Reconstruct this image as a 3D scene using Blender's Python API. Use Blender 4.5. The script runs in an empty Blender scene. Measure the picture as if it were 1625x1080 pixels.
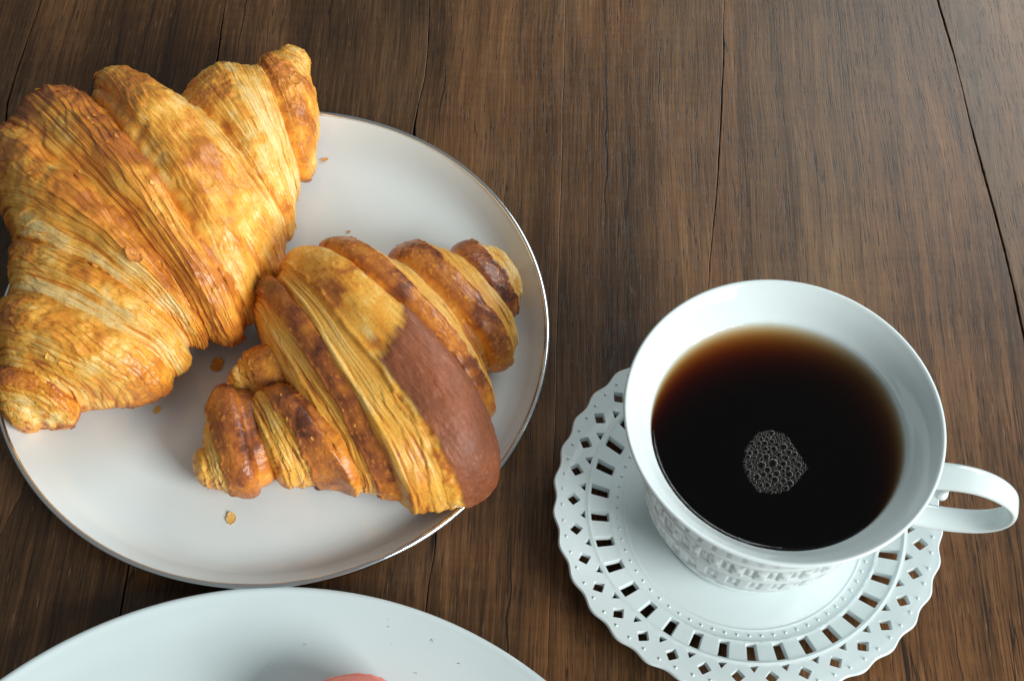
import bpy, math, random
import numpy as np
from mathutils import Matrix, Vector, geometry

# ------------------------------------------------------------------ camera
sc = bpy.context.scene
col = sc.collection
cam_d = bpy.data.cameras.new('camera')
cam = bpy.data.objects.new('camera', cam_d)
col.objects.link(cam)
cam_d.sensor_width = 36.0
cam_d.lens = 2200.0 / 1625.0 * 36.0
cam_d.clip_start = 0.01
cam_d.clip_end = 50
cam.matrix_world = (Matrix.Translation((0, 0, 0.5)) @ Matrix.Rotation(math.radians(30.35), 4, 'X')
                    @ Matrix.Rotation(math.radians(2.42), 4, 'Z'))
sc.camera = cam

# ------------------------------------------------------------------ light
world = bpy.data.worlds.new('World')
sc.world = world
world.use_nodes = True
bg = world.node_tree.nodes['Background']
bg.inputs[0].default_value = (0.92, 1.0, 1.0, 1)
bg.inputs[1].default_value = 0.23

def area(name, loc, target, sx, sy, power, colr):
    d = bpy.data.lights.new(name, 'AREA')
    d.shape = 'RECTANGLE'
    d.size, d.size_y = sx, sy
    d.energy = power
    d.color = colr
    o = bpy.data.objects.new(name, d)
    col.objects.link(o)
    o.location = loc
    o.rotation_euler = (Vector(target) - Vector(loc)).to_track_quat('-Z', 'Y').to_euler()
    return o

area('window_light', (1.10, -0.55, 0.78), (0.05, 0.25, 0.0), 0.8, 0.6, 34.0, (0.97, 1.0, 0.975))
area('far_window_light', (0.78, 1.25, 0.80), (0.1, 0.35, 0.0), 0.75, 0.6, 10.0, (0.94, 1.0, 1.0))

sc.view_settings.view_transform = 'Standard'
sc.view_settings.look = 'None'
sc.view_settings.exposure = 0.0
sc.view_settings.gamma = 1.0
sc.render.engine = 'CYCLES'
sc.cycles.use_denoising = True
sc.cycles.max_bounces = 10
sc.cycles.transparent_max_bounces = 24

# ------------------------------------------------------------------ helpers
def tag(o, label=None, cat=None, group=None, kind=None):
    if label: o['label'] = label
    if cat: o['category'] = cat
    if group: o['group'] = group
    if kind: o['kind'] = kind
    return o

def empty(name, loc=(0, 0, 0)):
    o = bpy.data.objects.new(name, None)
    o.empty_display_size = 0.02
    o.location = loc
    col.objects.link(o)
    return o

def link(name, me, mat=None, parent=None, loc=None):
    o = bpy.data.objects.new(name, me)
    col.objects.link(o)
    if mat is not None and len(me.materials) == 0:
        me.materials.append(mat)
    if parent is not None:
        o.parent = parent
        o.matrix_parent_inverse = Matrix.Translation(-parent.location)
    if loc is not None:
        o.location = loc
    return o

def mesh(name, v, f, smooth=True, sharp=None):
    me = bpy.data.meshes.new(name)
    v = np.asarray(v, dtype=np.float64)
    if isinstance(f, np.ndarray):
        n, k = f.shape
        me.vertices.add(len(v)); me.vertices.foreach_set('co', v.ravel())
        me.loops.add(n * k); me.loops.foreach_set('vertex_index', f.ravel().astype(np.int32))
        me.polygons.add(n)
        me.polygons.foreach_set('loop_start', np.arange(0, n * k, k, dtype=np.int32))
        me.update(calc_edges=True)
        me.validate()
    else:
        me.from_pydata(v.tolist(), [], f)
        me.update()
    if smooth:
        me.polygons.foreach_set('use_smooth', np.ones(len(me.polygons), dtype=bool))
        if sharp is not None:
            me.set_sharp_from_angle(angle=math.radians(sharp))
    me.update()
    return me

def grid_faces(nu, nv, wrap_v=False, flip=False):
    """vertex index = i*nv + j"""
    i = np.arange(nu - 1)[:, None]
    j = np.arange(nv if wrap_v else nv - 1)[None, :]
    j2 = (j + 1) % nv
    a = i * nv + j; b = i * nv + j2; c = (i + 1) * nv + j2; d = (i + 1) * nv + j
    q = np.stack([a, b, c, d], -1).reshape(-1, 4)
    return q[:, ::-1] if flip else q

def catmull(pts, n):
    p = np.asarray(pts, float)
    p = np.vstack([2 * p[0] - p[1], p, 2 * p[-1] - p[-2]])
    out = []
    for k in range(1, len(p) - 2):
        t = np.linspace(0, 1, n, endpoint=False)[:, None]
        a, b, c, d = p[k - 1], p[k], p[k + 1], p[k + 2]
        out.append(0.5 * (2 * b + (c - a) * t + (2 * a - 5 * b + 4 * c - d) * t ** 2 + (3 * b - a - 3 * c + d) * t ** 3))
    out.append(p[-2][None, :])
    return np.vstack(out)

def lathe(name, prof, n=192, closed=False):
    """prof: (r, z) from inside/top outward and round; closed joins the last point to the first."""
    prof = np.asarray(prof, float)
    if closed:
        prof = np.vstack([prof, prof[:1]])
    a = np.linspace(0, 2 * math.pi, n, endpoint=False)
    v = np.stack([prof[:, 0:1] * np.cos(a), prof[:, 0:1] * np.sin(a), np.repeat(prof[:, 1:2], n, 1)], -1).reshape(-1, 3)
    return mesh(name, v, grid_faces(len(prof), n, True))

_r = np.random.default_rng(11)
PERM = _r.permutation(256)
VALS = _r.random(256)
def vn(x, y, z=0.0):
    x, y, z = np.broadcast_arrays(np.asarray(x, float), np.asarray(y, float), np.asarray(z, float))
    xi, yi, zi = np.floor(x).astype(int), np.floor(y).astype(int), np.floor(z).astype(int)
    fx, fy, fz = x - xi, y - yi, z - zi
    fx = fx * fx * (3 - 2 * fx); fy = fy * fy * (3 - 2 * fy); fz = fz * fz * (3 - 2 * fz)
    def h(a, b, c):
        return VALS[PERM[(PERM[(PERM[a & 255] + b) & 255] + c) & 255]]
    def mx(a, b, t): return a + (b - a) * t
    x00 = mx(h(xi, yi, zi), h(xi + 1, yi, zi), fx); x10 = mx(h(xi, yi + 1, zi), h(xi + 1, yi + 1, zi), fx)
    x01 = mx(h(xi, yi, zi + 1), h(xi + 1, yi, zi + 1), fx); x11 = mx(h(xi, yi + 1, zi + 1), h(xi + 1, yi + 1, zi + 1), fx)
    return mx(mx(x00, x10, fy), mx(x01, x11, fy), fz)
def fbm(x, y, z=0.0, o=4, g=0.5):
    s = 0; a = 1; t = 0
    for k in range(o):
        f = 2.0 ** k
        s = s + a * vn(np.asarray(x) * f + 17.3 * k, np.asarray(y) * f + 5.1 * k, np.asarray(z) * f + 9.7 * k)
        t += a; a *= g
    return s / t
def sstep(a, b, x):
    t = np.clip((x - a) / (b - a), 0, 1)
    return t * t * (3 - 2 * t)

# ------------------------------------------------------------------ materials
class NT:
    def __init__(self, name):
        self.m = bpy.data.materials.new(name)
        self.m.use_nodes = True
        self.t = self.m.node_tree
        self.p = self.t.nodes['Principled BSDF']
        self.out = self.t.nodes['Material Output']
    def n(self, typ, **kw):
        nd = self.t.nodes.new(typ)
        for k, v in kw.items():
            if k.startswith('i_'):
                key = k[2:]
                key = int(key) if key.isdigit() else key.replace('_', ' ')
                nd.inputs[key].default_value = v
            else:
                setattr(nd, k, v)
        return nd
    def l(self, a, b): self.t.links.new(a, b)
    def math(self, op, a, b=None, clamp=False):
        nd = self.n('ShaderNodeMath', operation=op); nd.use_clamp = clamp
        for i, x in enumerate((a, b)):
            if x is None: continue
            if isinstance(x, (int, float)): nd.inputs[i].default_value = x
            else: self.l(x, nd.inputs[i])
        return nd.outputs[0]
    def noise(self, vec, scale, detail=4, rough=0.55, dim='3D'):
        nd = self.n('ShaderNodeTexNoise'); nd.noise_dimensions = dim
        nd.inputs['Scale'].default_value = scale; nd.inputs['Detail'].default_value = detail
        nd.inputs['Roughness'].default_value = rough
        self.l(vec, nd.inputs['Vector'])
        return nd.outputs['Fac']
    def mapping(self, vec, scale, loc=(0, 0, 0)):
        nd = self.n('ShaderNodeMapping'); nd.inputs['Scale'].default_value = scale
        nd.inputs['Location'].default_value = loc
        self.l(vec, nd.inputs['Vector'])
        return nd.outputs[0]
    def ramp(self, fac, stops):
        nd = self.n('ShaderNodeValToRGB'); cr = nd.color_ramp
        while len(cr.elements) < len(stops): cr.elements.new(0.5)
        for e, (p, c) in zip(cr.elements, stops):
            e.position = p; e.color = (*c, 1) if len(c) == 3 else c
        self.l(fac, nd.inputs[0])
        return nd.outputs[0]
    def mix(self, fac, a, b, typ='MIX'):
        nd = self.n('ShaderNodeMix'); nd.data_type = 'RGBA'; nd.blend_type = typ
        for i, x in ((0, fac), (6, a), (7, b)):
            if isinstance(x, (int, float)): nd.inputs[i].default_value = x
            elif isinstance(x, tuple): nd.inputs[i].default_value = (*x, 1) if len(x) == 3 else x
            else: self.l(x, nd.inputs[i])
        return nd.outputs[2]
    def bump(self, h, strength, dist, normal=None):
        nd = self.n('ShaderNodeBump'); nd.inputs['Strength'].default_value = strength
        nd.inputs['Distance'].default_value = dist
        self.l(h, nd.inputs['Height'])
        if normal is not None: self.l(normal, nd.inputs['Normal'])
        return nd.outputs[0]

def wood_material():
    w = NT('dark_oak_wood')
    tc = w.n('ShaderNodeTexCoord').outputs['Object']
    oi = w.n('ShaderNodeObjectInfo')
    off = w.n('ShaderNodeCombineXYZ')
    w.l(w.math('MULTIPLY', oi.outputs['Random'], 7.0), off.inputs[2])
    va = w.n('ShaderNodeVectorMath', operation='ADD'); w.l(tc, va.inputs[0]); w.l(off.outputs[0], va.inputs[1])
    # slow waviness of the grain
    wv = w.noise(w.mapping(va.outputs[0], (9, 5, 1)), 1.0, 2)
    wo = w.n('ShaderNodeCombineXYZ'); w.l(w.math('MULTIPLY', w.math('SUBTRACT', wv, 0.5), 0.012), wo.inputs[0])
    vb = w.n('ShaderNodeVectorMath', operation='ADD'); w.l(va.outputs[0], vb.inputs[0]); w.l(wo.outputs[0], vb.inputs[1])
    v = vb.outputs[0]
    fine = w.noise(w.mapping(v, (1250, 30, 1)), 1.0, 5, 0.70)
    mid = w.noise(w.mapping(v, (190, 5.0, 1)), 1.0, 4, 0.6)
    broad = w.noise(w.mapping(v, (26, 2.2, 1)), 1.0, 3, 0.5)
    blot = w.noise(w.mapping(v, (14, 9, 1)), 1.0, 4, 0.55)
    saw = w.noise(w.mapping(v, (45, 330, 1)), 1.0, 3, 0.6)
    sawm = w.noise(w.mapping(v, (7, 5, 1)), 1.0, 2, 0.5)
    pore = w.noise(w.mapping(v, (1500, 75, 1), (3, 8, 0)), 1.0, 3, 0.6)
    porem = w.ramp(pore, [(0.575, (0, 0, 0)), (0.65, (1, 1, 1))])
    fleck = w.noise(w.mapping(v, (1250, 80, 1), (1, 2, 4)), 1.0, 2, 0.5)
    fleckm = w.ramp(fleck, [(0.67, (0, 0, 0)), (0.75, (1, 1, 1))])
    split = w.noise(w.mapping(v, (95, 4.5, 1), (5, 1, 2)), 1.0, 3, 0.55)
    splitm = w.ramp(split, [(0.487, (0, 0, 0)), (0.498, (1, 1, 1)), (0.502, (1, 1, 1)), (0.513, (0, 0, 0))])
    splitg = w.ramp(w.noise(w.mapping(v, (22, 7, 1), (2, 7, 1)), 1.0, 2), [(0.54, (0, 0, 0)), (0.64, (1, 1, 1))])
    splitx = w.math('MULTIPLY', splitm, splitg)
    s = w.math('ADD', w.math('MULTIPLY', fine, 0.46), w.math('MULTIPLY', mid, 0.30))
    s = w.math('ADD', s, w.math('MULTIPLY', broad, 0.40))
    s = w.math('ADD', s, w.math('MULTIPLY', blot, 0.32))
    s = w.math('SUBTRACT', s, 0.148)
    s = w.math('ADD', s, w.math('MULTIPLY', w.math('MULTIPLY', w.math('SUBTRACT', saw, 0.5), sawm), 0.16))
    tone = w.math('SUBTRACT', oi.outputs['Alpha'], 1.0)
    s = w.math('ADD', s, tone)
    c = w.ramp(s, [(0.40, (0.020, 0.0100, 0.0042)), (0.53, (0.064, 0.0315, 0.0128)),
                   (0.66, (0.142, 0.071, 0.0295)), (0.84, (0.28, 0.152, 0.064))])
    hue = w.ramp(w.noise(w.mapping(v, (16, 3, 1), (9, 9, 9)), 1.0, 3),
                 [(0.35, (0.92, 0.98, 1.08)), (0.65, (1.12, 0.98, 0.86))])
    c = w.mix(1.0, c, hue, 'MULTIPLY')
    c = w.mix(w.math('MULTIPLY', porem, 0.78), c, (0.016, 0.009, 0.006))
    c = w.mix(w.math('MULTIPLY', fleckm, 0.40), c, (0.27, 0.165, 0.092))
    sep = w.n('ShaderNodeSeparateXYZ'); w.l(tc, sep.inputs[0])
    wob = w.math('MULTIPLY', w.math('SUBTRACT', w.noise(w.mapping(tc, (20, 45, 1)), 1.0, 3), 0.5), 0.005)
    xx = w.math('ADD', sep.outputs[0], wob)
    for x0, y0, y1, wd in ((0.039, 0.335, 0.455, 0.0006), (-0.1355, 0.42, 0.62, 0.0006), (-0.0375, 0.40, 0.445, 0.0005), (0.064, 0.41, 0.47, 0.0004),
                           (0.152, 0.44, 0.60, 0.0004), (-0.180, 0.42, 0.52, 0.0004), (0.003, 0.13, 0.21, 0.0005), (0.171, 0.10, 0.19, 0.0004), (-0.094, 0.44, 0.55, 0.0005)):
        dx = w.math('ABSOLUTE', w.math('SUBTRACT', xx, x0))
        my = w.math('SUBTRACT', 1.0, w.math('DIVIDE', w.math('ABSOLUTE', w.math('SUBTRACT', sep.outputs[1], (y0 + y1) / 2)), (y1 - y0) / 2), clamp=True)
        wid = w.math('MULTIPLY', w.math('POWER', my, 0.5), wd)
        mk = w.math('SUBTRACT', 1.0, w.math('DIVIDE', dx, w.math('ADD', wid, 1e-6)), clamp=True)
        splitx = w.math('MAXIMUM', splitx, w.math('MULTIPLY', mk, 2.0, clamp=True))
    c = w.mix(w.math('MULTIPLY', splitx, 0.95), c, (0.008, 0.006, 0.005))
    w.l(c, w.p.inputs['Base Color'])
    w.l(w.math('ADD', w.math('MULTIPLY', fine, 0.16), 0.26), w.p.inputs['Roughness'])
    w.p.inputs['Specular IOR Level'].default_value = 0.34
    h = w.math('SUBTRACT', w.math('ADD', fine, w.math('MULTIPLY', saw, 0.25)), w.math('MULTIPLY', porem, 0.6))
    h = w.math('SUBTRACT', h, w.math('MULTIPLY', splitx, 0.5))
    w.l(w.bump(h, 0.22, 0.0004), w.p.inputs['Normal'])
    return w.m

def porcelain(name, base, rough=0.10, speck=True):
    w = NT(name)
    tc = w.n('ShaderNodeTexCoord').outputs['Object']
    n1 = w.noise(tc, 40, 3)
    c = w.ramp(n1, [(0.3, tuple(x * 0.975 for x in base)), (0.7, base)])
    w.l(c, w.p.inputs['Base Color'])
    w.l(w.math('ADD', w.math('MULTIPLY', w.noise(tc, 90, 4), 0.10), rough - 0.03), w.p.inputs['Roughness'])
    w.p.inputs['IOR'].default_value = 1.5
    w.l(w.bump(w.noise(tc, 120, 2), 0.03, 0.0003), w.p.inputs['Normal'])
    return w.m

def metal_rim():
    w = NT('silver_lustre')
    tc = w.n('ShaderNodeTexCoord').outputs['Object']
    w.p.inputs['Base Color'].default_value = (0.72, 0.73, 0.74, 1)
    w.p.inputs['Metallic'].default_value = 1.0
    w.l(w.math('ADD', w.math('MULTIPLY', w.noise(tc, 300, 4), 0.2), 0.06), w.p.inputs['Roughness'])
    return w.m

def crust_material():
    w = NT('baked_pastry_crust')
    at = w.n('ShaderNodeAttribute', attribute_name='Col')
    dry = w.n('ShaderNodeAttribute', attribute_name='dry')      # matt surface of the reddish brown panel
    ts = w.n('ShaderNodeAttribute', attribute_name='strand')   # across / along the dough strands, metres
    tc = w.n('ShaderNodeTexCoord').outputs['Object']
    f1 = w.noise(tc, 900, 5, 0.65)
    f2 = w.noise(w.mapping(ts.outputs['Vector'], (2600, 90, 1)), 1.0, 4, 0.6)
    sh = w.ramp(f2, [(0.30, (0.70, 0.60, 0.48)), (0.52, (1, 1, 1)), (0.75, (1.15, 1.14, 1.05))])
    c = w.mix(w.math('MULTIPLY', at.outputs['Alpha'], 0.85), at.outputs['Color'], w.mix(1.0, at.outputs['Color'], sh, 'MULTIPLY'))
    mot = w.ramp(f1, [(0.34, (0.66, 0.54, 0.42)), (0.50, (1, 1, 1)), (0.66, (1.16, 1.15, 1.06))])
    c = w.mix(0.42, c, w.mix(1.0, c, mot, 'MULTIPLY'))
    w.l(c, w.p.inputs['Base Color'])
    w.l(w.math('ADD', w.math('ADD', w.math('MULTIPLY', w.noise(tc, 420, 5, 0.65), 0.36), 0.10), w.math('ADD', w.math('MULTIPLY', at.outputs['Alpha'], 0.08), w.math('MULTIPLY', dry.outputs['Fac'], 0.24))), w.p.inputs['Roughness'])
    w.p.inputs['Specular IOR Level'].default_value = 0.55
    h = w.math('ADD', w.math('MULTIPLY', f1, 0.55), w.math('MULTIPLY', w.math('MULTIPLY', f2, at.outputs['Alpha']), 0.9))
    w.l(w.bump(h, 0.42, 0.0007), w.p.inputs['Normal'])
    return w.m

def plain(name, base, rough, bump_scale=300, bump=0.1, spec=0.5):
    w = NT(name)
    tc = w.n('ShaderNodeTexCoord').outputs['Object']
    n1 = w.noise(tc, bump_scale, 4)
    c = w.ramp(n1, [(0.3, tuple(x * 0.86 for x in base)), (0.7, base)])
    w.l(c, w.p.inputs['Base Color'])
    w.p.inputs['Roughness'].default_value = rough
    w.p.inputs['Specular IOR Level'].default_value = spec
    w.l(w.bump(n1, bump, 0.0005), w.p.inputs['Normal'])
    return w.m

def tea_material():
    w = NT('black_tea')
    t = w.t
    tr = w.n('ShaderNodeBsdfTransparent')
    gl = w.n('ShaderNodeBsdfGlossy'); gl.inputs['Roughness'].default_value = 0.01
    fr = w.n('ShaderNodeFresnel'); fr.inputs['IOR'].default_value = 1.33
    ge = w.n('ShaderNodeNewGeometry')
    fac = w.math('MULTIPLY', fr.outputs[0], w.math('SUBTRACT', 1.0, ge.outputs['Backfacing']))
    mx = w.n('ShaderNodeMixShader')
    w.l(fac, mx.inputs[0]); w.l(tr.outputs[0], mx.inputs[1]); w.l(gl.outputs[0], mx.inputs[2])
    w.l(mx.outputs[0], w.out.inputs['Surface'])
    va = w.n('ShaderNodeVolumeAbsorption')
    va.inputs['Color'].default_value = (0.74, 0.50, 0.12, 1)
    va.inputs['Density'].default_value = 170
    w.l(va.outputs[0], w.out.inputs['Volume'])
    t.nodes.remove(w.p)
    return w.m

def film_material():
    w = NT('bubble_film')
    tr = w.n('ShaderNodeBsdfTransparent')
    gl = w.n('ShaderNodeBsdfGlossy'); gl.inputs['Roughness'].default_value = 0.08
    df = w.n('ShaderNodeBsdfDiffuse'); df.inputs['Color'].default_value = (0.85, 0.80, 0.76, 1)
    m0 = w.n('ShaderNodeMixShader'); m0.inputs[0].default_value = 0.5
    w.l(gl.outputs[0], m0.inputs[1]); w.l(df.outputs[0], m0.inputs[2])
    lw = w.n('ShaderNodeLayerWeight'); lw.inputs['Blend'].default_value = 0.5
    fac = w.math('ADD', w.math('MULTIPLY', w.math('POWER', lw.outputs['Facing'], 3.2), 1.0), 0.006, clamp=True)
    mx = w.n('ShaderNodeMixShader')
    w.l(fac, mx.inputs[0]); w.l(tr.outputs[0], mx.inputs[1]); w.l(m0.outputs[0], mx.inputs[2])
    w.l(mx.outputs[0], w.out.inputs['Surface'])
    w.t.nodes.remove(w.p)
    return w.m

def water_material():
    w = NT('water')
    w.p.inputs['Base Color'].default_value = (1, 1, 1, 1)
    w.p.inputs['Transmission Weight'].default_value = 1.0
    w.p.inputs['IOR'].default_value = 1.33
    tc = w.n('ShaderNodeTexCoord').outputs['Object']
    w.l(w.math('MULTIPLY', w.noise(tc, 50, 2), 0.04), w.p.inputs['Roughness'])
    return w.m

M = dict(wood=wood_material(), china=porcelain('bone_china', (0.63, 0.705, 0.715), 0.06),
         plate=porcelain('plate_glaze', (0.75, 0.80, 0.805), 0.16),
         plate2=porcelain('cool_white_glaze', (0.60, 0.685, 0.70), 0.14),
         rim=metal_rim(), crust=crust_material(), tea=tea_material(), film=film_material(), water=water_material(),
         under=plain('dark_underside', (0.02, 0.013, 0.009), 0.8),
         shell=plain('coral_macaron_shell', (0.92, 0.30, 0.235), 0.55, 900, 0.15, 0.3),
         cream=plain('pale_cream_filling', (0.82, 0.62, 0.55), 0.5))

# ------------------------------------------------------------------ table of dark planks
table = empty('table')
tag(table, 'dark brown oak table top of long boards with black cracks between', kind='structure')
JOINTS = [  # (x, y) along each joint in metres, and its widest gap in mm
    ([(-0.54, -0.4), (-0.54, 1.1)], 0.4),
    ([(-0.43, -0.4), (-0.43, 1.1)], 0.6),
    ([(-0.33, -0.4), (-0.332, 0.3), (-0.33, 1.1)], 0.6),
    ([(-0.206, -0.4), (-0.200, 0.12), (-0.193, 0.197), (-0.186, 0.223), (-0.205, 0.30), (-0.2345, 0.395), (-0.2365, 0.405), (-0.236, 0.436), (-0.234, 0.472), (-0.233, 1.1)], 1.0),
    ([(-0.140, -0.4), (-0.142, 0.40), (-0.144, 0.428), (-0.145, 0.453), (-0.146, 0.477), (-0.147, 1.1)], 0.8),
    ([(-0.031, -0.4), (-0.029, 0.14), (-0.028, 0.174), (-0.027, 0.19), (-0.026, 0.204), (-0.035, 0.30), (-0.049, 0.40), (-0.048, 0.419), (-0.046, 0.431), (-0.046, 0.458), (-0.047, 0.483), (-0.047, 1.1)], 2.0),
    ([(0.017, -0.4), (0.019, 0.397), (0.019, 0.487), (0.019, 1.1)], 0.10),
    ([(0.082, -0.4), (0.080, 0.22), (0.083, 0.325), (0.089, 0.376), (0.094, 0.439), (0.097, 0.491), (0.098, 1.1)], 0.8),
    ([(0.217, -0.4), (0.218, 0.25), (0.216, 0.306), (0.214, 0.355), (0.209, 0.411), (0.206, 0.46), (0.202, 0.497), (0.200, 1.1)], 0.9),
    ([(0.31, -0.4), (0.312, 1.1)], 0.8),
    ([(0.41, -0.4), (0.412, 1.1)], 0.8),
    ([(0.52, -0.4), (0.52, 1.1)], 0.4),
]
def joint_x(pts, y):
    p = np.array(pts)
    return np.interp(y, p[:, 1], p[:, 0])
YS = np.linspace(-0.40, 1.10, 751)
def joint_edge(k, side):
    pts, g = JOINTS[k]
    x = joint_x(pts, YS)
    ker = np.hanning(15); ker /= ker.sum()
    xs = np.convolve(np.pad(x, 7, mode='edge'), ker, 'valid')
    xs = xs + 0.0009 * (fbm(YS * 55, k * 3.7, 0, 3) - 0.5)
    gap = 0.001 * g * (0.16 + 0.84 * sstep(0.34, 0.62, fbm(YS * 16, k * 9.1 + 4, 0, 3)))
    rag = 0.00035 * (fbm(YS * 260, k * 5.3 + side * 41, 0, 3) - 0.5) * min(1.0, g)
    return xs + side * 0.5 * gap + rag
TH = 0.006
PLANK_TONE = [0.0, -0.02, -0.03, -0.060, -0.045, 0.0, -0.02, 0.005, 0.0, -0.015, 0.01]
for k in range(len(JOINTS) - 1):
    xl, xr = joint_edge(k, 1), joint_edge(k + 1, -1)
    r = 0.00022
    cols = [(xl, -TH), (xl, -r), (xl + r * 0.3, -r * 0.3), (xl + r, 0 * xl), (xl + 2 * r, 0 * xl)]
    cols += [(xl + (xr - xl) * q, 0 * xl) for q in (0.25, 0.5, 0.75)]
    cols += [(xr - 2 * r, 0 * xl), (xr - r, 0 * xl), (xr - r * 0.3, -r * 0.3), (xr, -r), (xr, -TH)]
    v = np.stack([np.stack([c[0], YS, np.zeros_like(YS) + c[1]], -1) for c in cols], 0).reshape(-1, 3)
    me = mesh('plank', v, grid_faces(len(cols), len(YS), flip=True), True, 40)
    o = link('plank', me, M['wood'], table)
    o.color = (1, 1, 1, 1.0 + PLANK_TONE[k])   # board tone for the wood material; darker left boards include painted light falloff
v = [(-0.56, -0.4, -TH - 0.012), (0.54, -0.4, -TH - 0.012), (0.54, 1.1, -TH - 0.012), (-0.56, 1.1, -TH - 0.012),
     (-0.56, -0.4, -0.0045), (0.54, -0.4, -0.0045), (0.54, 1.1, -0.0045), (-0.56, 1.1, -0.0045)]
f = [(3, 2, 1, 0), (4, 5, 6, 7), (0, 1, 5, 4), (1, 2, 6, 5), (2, 3, 7, 6), (3, 0, 4, 7)]
link('backing_board', mesh('backing_board', v, f, False), M['under'], table)

# ------------------------------------------------------------------ plates
PL_C = (-0.0968, 0.2859); PL_R = 0.112
P_TOP = [(0.0001, 0.0060), (0.05, 0.0060), (0.085, 0.0061), (0.0965, 0.0066), (0.1025, 0.0086), (0.1070, 0.0122), (0.1098, 0.0150), (0.1108, 0.0158)]
def plate_z(x, y):
    r = np.hypot(x - PL_C[0], y - PL_C[1])
    p = np.array(P_TOP + [(0.1125, 0.016), (0.30, 0.016)])
    return np.interp(r, p[:, 0], p[:, 1])

def plate(name, centre, top, bottom, mat, label, rim=None):
    t = empty(name, (*centre, 0))
    tag(t, label, 'plate')
    prof = np.vstack([catmull(top, 8), catmull(bottom, 6)])
    me = lathe('dish', prof, 320)
    o = link('dish', me, mat); o.parent = t
    if rim:
        ro = link('silver_rim', lathe('silver_rim', rim, 320, True), M['rim']); ro.parent = t
    return t
plate('silver_rimmed_plate', PL_C, P_TOP,
      [(0.1114, 0.0156), (0.1115, 0.0146), (0.1085, 0.0110), (0.1030, 0.0060), (0.090, 0.0034), (0.072, 0.0028), (0.070, 0.0004), (0.066, 0.0004), (0.064, 0.0026), (0.0001, 0.0028)],
      M['plate'], 'round white plate with thin silver rim carrying two croissants',
      rim=[(0.1109 + 0.0011 * math.cos(a), 0.0151 + 0.0012 * math.sin(a)) for a in np.linspace(math.radians(150), math.radians(-110), 14)]
          + [(0.1098, 0.0138)])
P2_C = (-0.0741, 0.0246)
plate('rimless_plate', P2_C,
      [(0.0001, 0.0055), (0.06, 0.0056), (0.095, 0.0062), (0.118, 0.0080), (0.136, 0.0112), (0.146, 0.0143), (0.1493, 0.0156)],
      [(0.1505, 0.0158), (0.1507, 0.0149), (0.146, 0.0118), (0.128, 0.0066), (0.10, 0.0030), (0.096, 0.0004), (0.091, 0.0004), (0.088, 0.0026), (0.0001, 0.0030)],
      M['plate2'], 'large rimless white plate at the lower edge holding a coral macaron')
def plate2_z(x, y):
    r = math.hypot(x - P2_C[0], y - P2_C[1])
    return float(np.interp(r, [0, 0.06, 0.095, 0.118, 0.136, 0.146], [0.0055, 0.0056, 0.0062, 0.008, 0.0112, 0.0143]))

# ------------------------------------------------------------------ croissants
SMALL = {
    'a': [(-11.7, 326.4, 3.3, 300.1), (-22.0, 325.9, 2.0, 294.1), (-29.1, 320.0, -3.3, 287.4)],
    'b': [(-29.6, 319.0, 3.1, 278.7), (-45.7, 321.5, 0.7, 269.8), (-55.3, 313.2, -6.8, 266.3)],
    'c': [(-56.4, 312.5, -5.8, 254.7), (-75.2, 319.5, -4.7, 247.5), (-84.5, 315.8, -8.9, 241.1)],
    'd': [(-83.5, 311.5, -7.8, 240.2), (-93.5, 312.0, -4.0, 214.5), (-98.9, 302.0, -31.0, 201.5)],
    'e': [(-101.2, 304.2, -31.0, 207.0), (-105.8, 300.6, -41.3, 208.2), (-107.6, 292.6, -52.6, 207.7)],
    'f': [(-89.7, 255.5, -54.7, 208.7), (-95.1, 251.6, -66.0, 213.2), (-102.1, 251.3, -80.2, 210.9)],
    'x': [(-109.5, 262.6, -100.2, 245.4), (-102.4, 270.3, -89.1, 245.9), (-91.9, 269.1, -82.2, 251.0)],
    'g': [(-106.1, 253.5, -91.6, 211.5), (-115.4, 250.7, -97.3, 207.5), (-116.8, 228.0, -110.8, 212.3)],
}
BIG = {
    'a': [(-111.4, 423.7, -96.2, 414.5), (-115.4, 419.0, -88.8, 387.8), (-117.8, 415.2, -88.5, 355.1)],
    'b': [(-120.2, 414.3, -91.8, 341.7), (-136.1, 406.8, -92.6, 329.7), (-149.3, 388.8, -93.8, 322.3)],
    'c': [(-149.4, 384.5, -92.7, 319.2), (-178.5, 398.5, -95.3, 302.0), (-187.0, 390.5, -101.2, 277.8)],
    'd': [(-189.5, 386.0, -103.3, 274.8), (-208.5, 386.5, -108.9, 270.2), (-225.0, 375.0, -116.5, 270.7)],
    'e': [(-226.2, 369.9, -117.7, 270.6), (-221.0, 343.2, -120.7, 270.5), (-209.9, 314.8, -124.7, 270.3)],
    'f': [(-207.9, 310.2, -125.0, 269.1), (-205.5, 299.5, -125.5, 260.8), (-205.5, 289.0, -127.8, 255.1)],
    'g': [(-205.3, 284.5, -128.7, 253.1), (-204.5, 269.9, -142.0, 244.7), (-200.6, 255.8, -167.4, 243.5)],
    'h': [(-200.6, 254.2, -167.4, 245.3), (-201.0, 248.2, -167.0, 236.5), (-195.1, 242.2, -179.3, 235.4)],
}
RAMP_P = np.array([0.0, 0.22, 0.42, 0.60, 0.80, 1.0])
RAMP_C = np.array([(0.95, 0.70, 0.30), (0.92, 0.485, 0.082), (0.80, 0.315, 0.036), (0.55, 0.172, 0.028), (0.28, 0.076, 0.024), (0.10, 0.029, 0.013)])
def bake_colour(b):
    b = np.clip(b, 0, 1)
    return np.stack([np.interp(b, RAMP_P, RAMP_C[:, k]) for k in range(3)], -1)

def quad_interp(a, b, c, t):
    """passes through a, b, c at t = 0, .5, 1"""
    t = np.asarray(t)[:, None]
    return a * (2 * (t - 0.5) * (t - 1)) + b * (4 * t * (1 - t)) + c * (2 * t * (t - 0.5))

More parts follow.
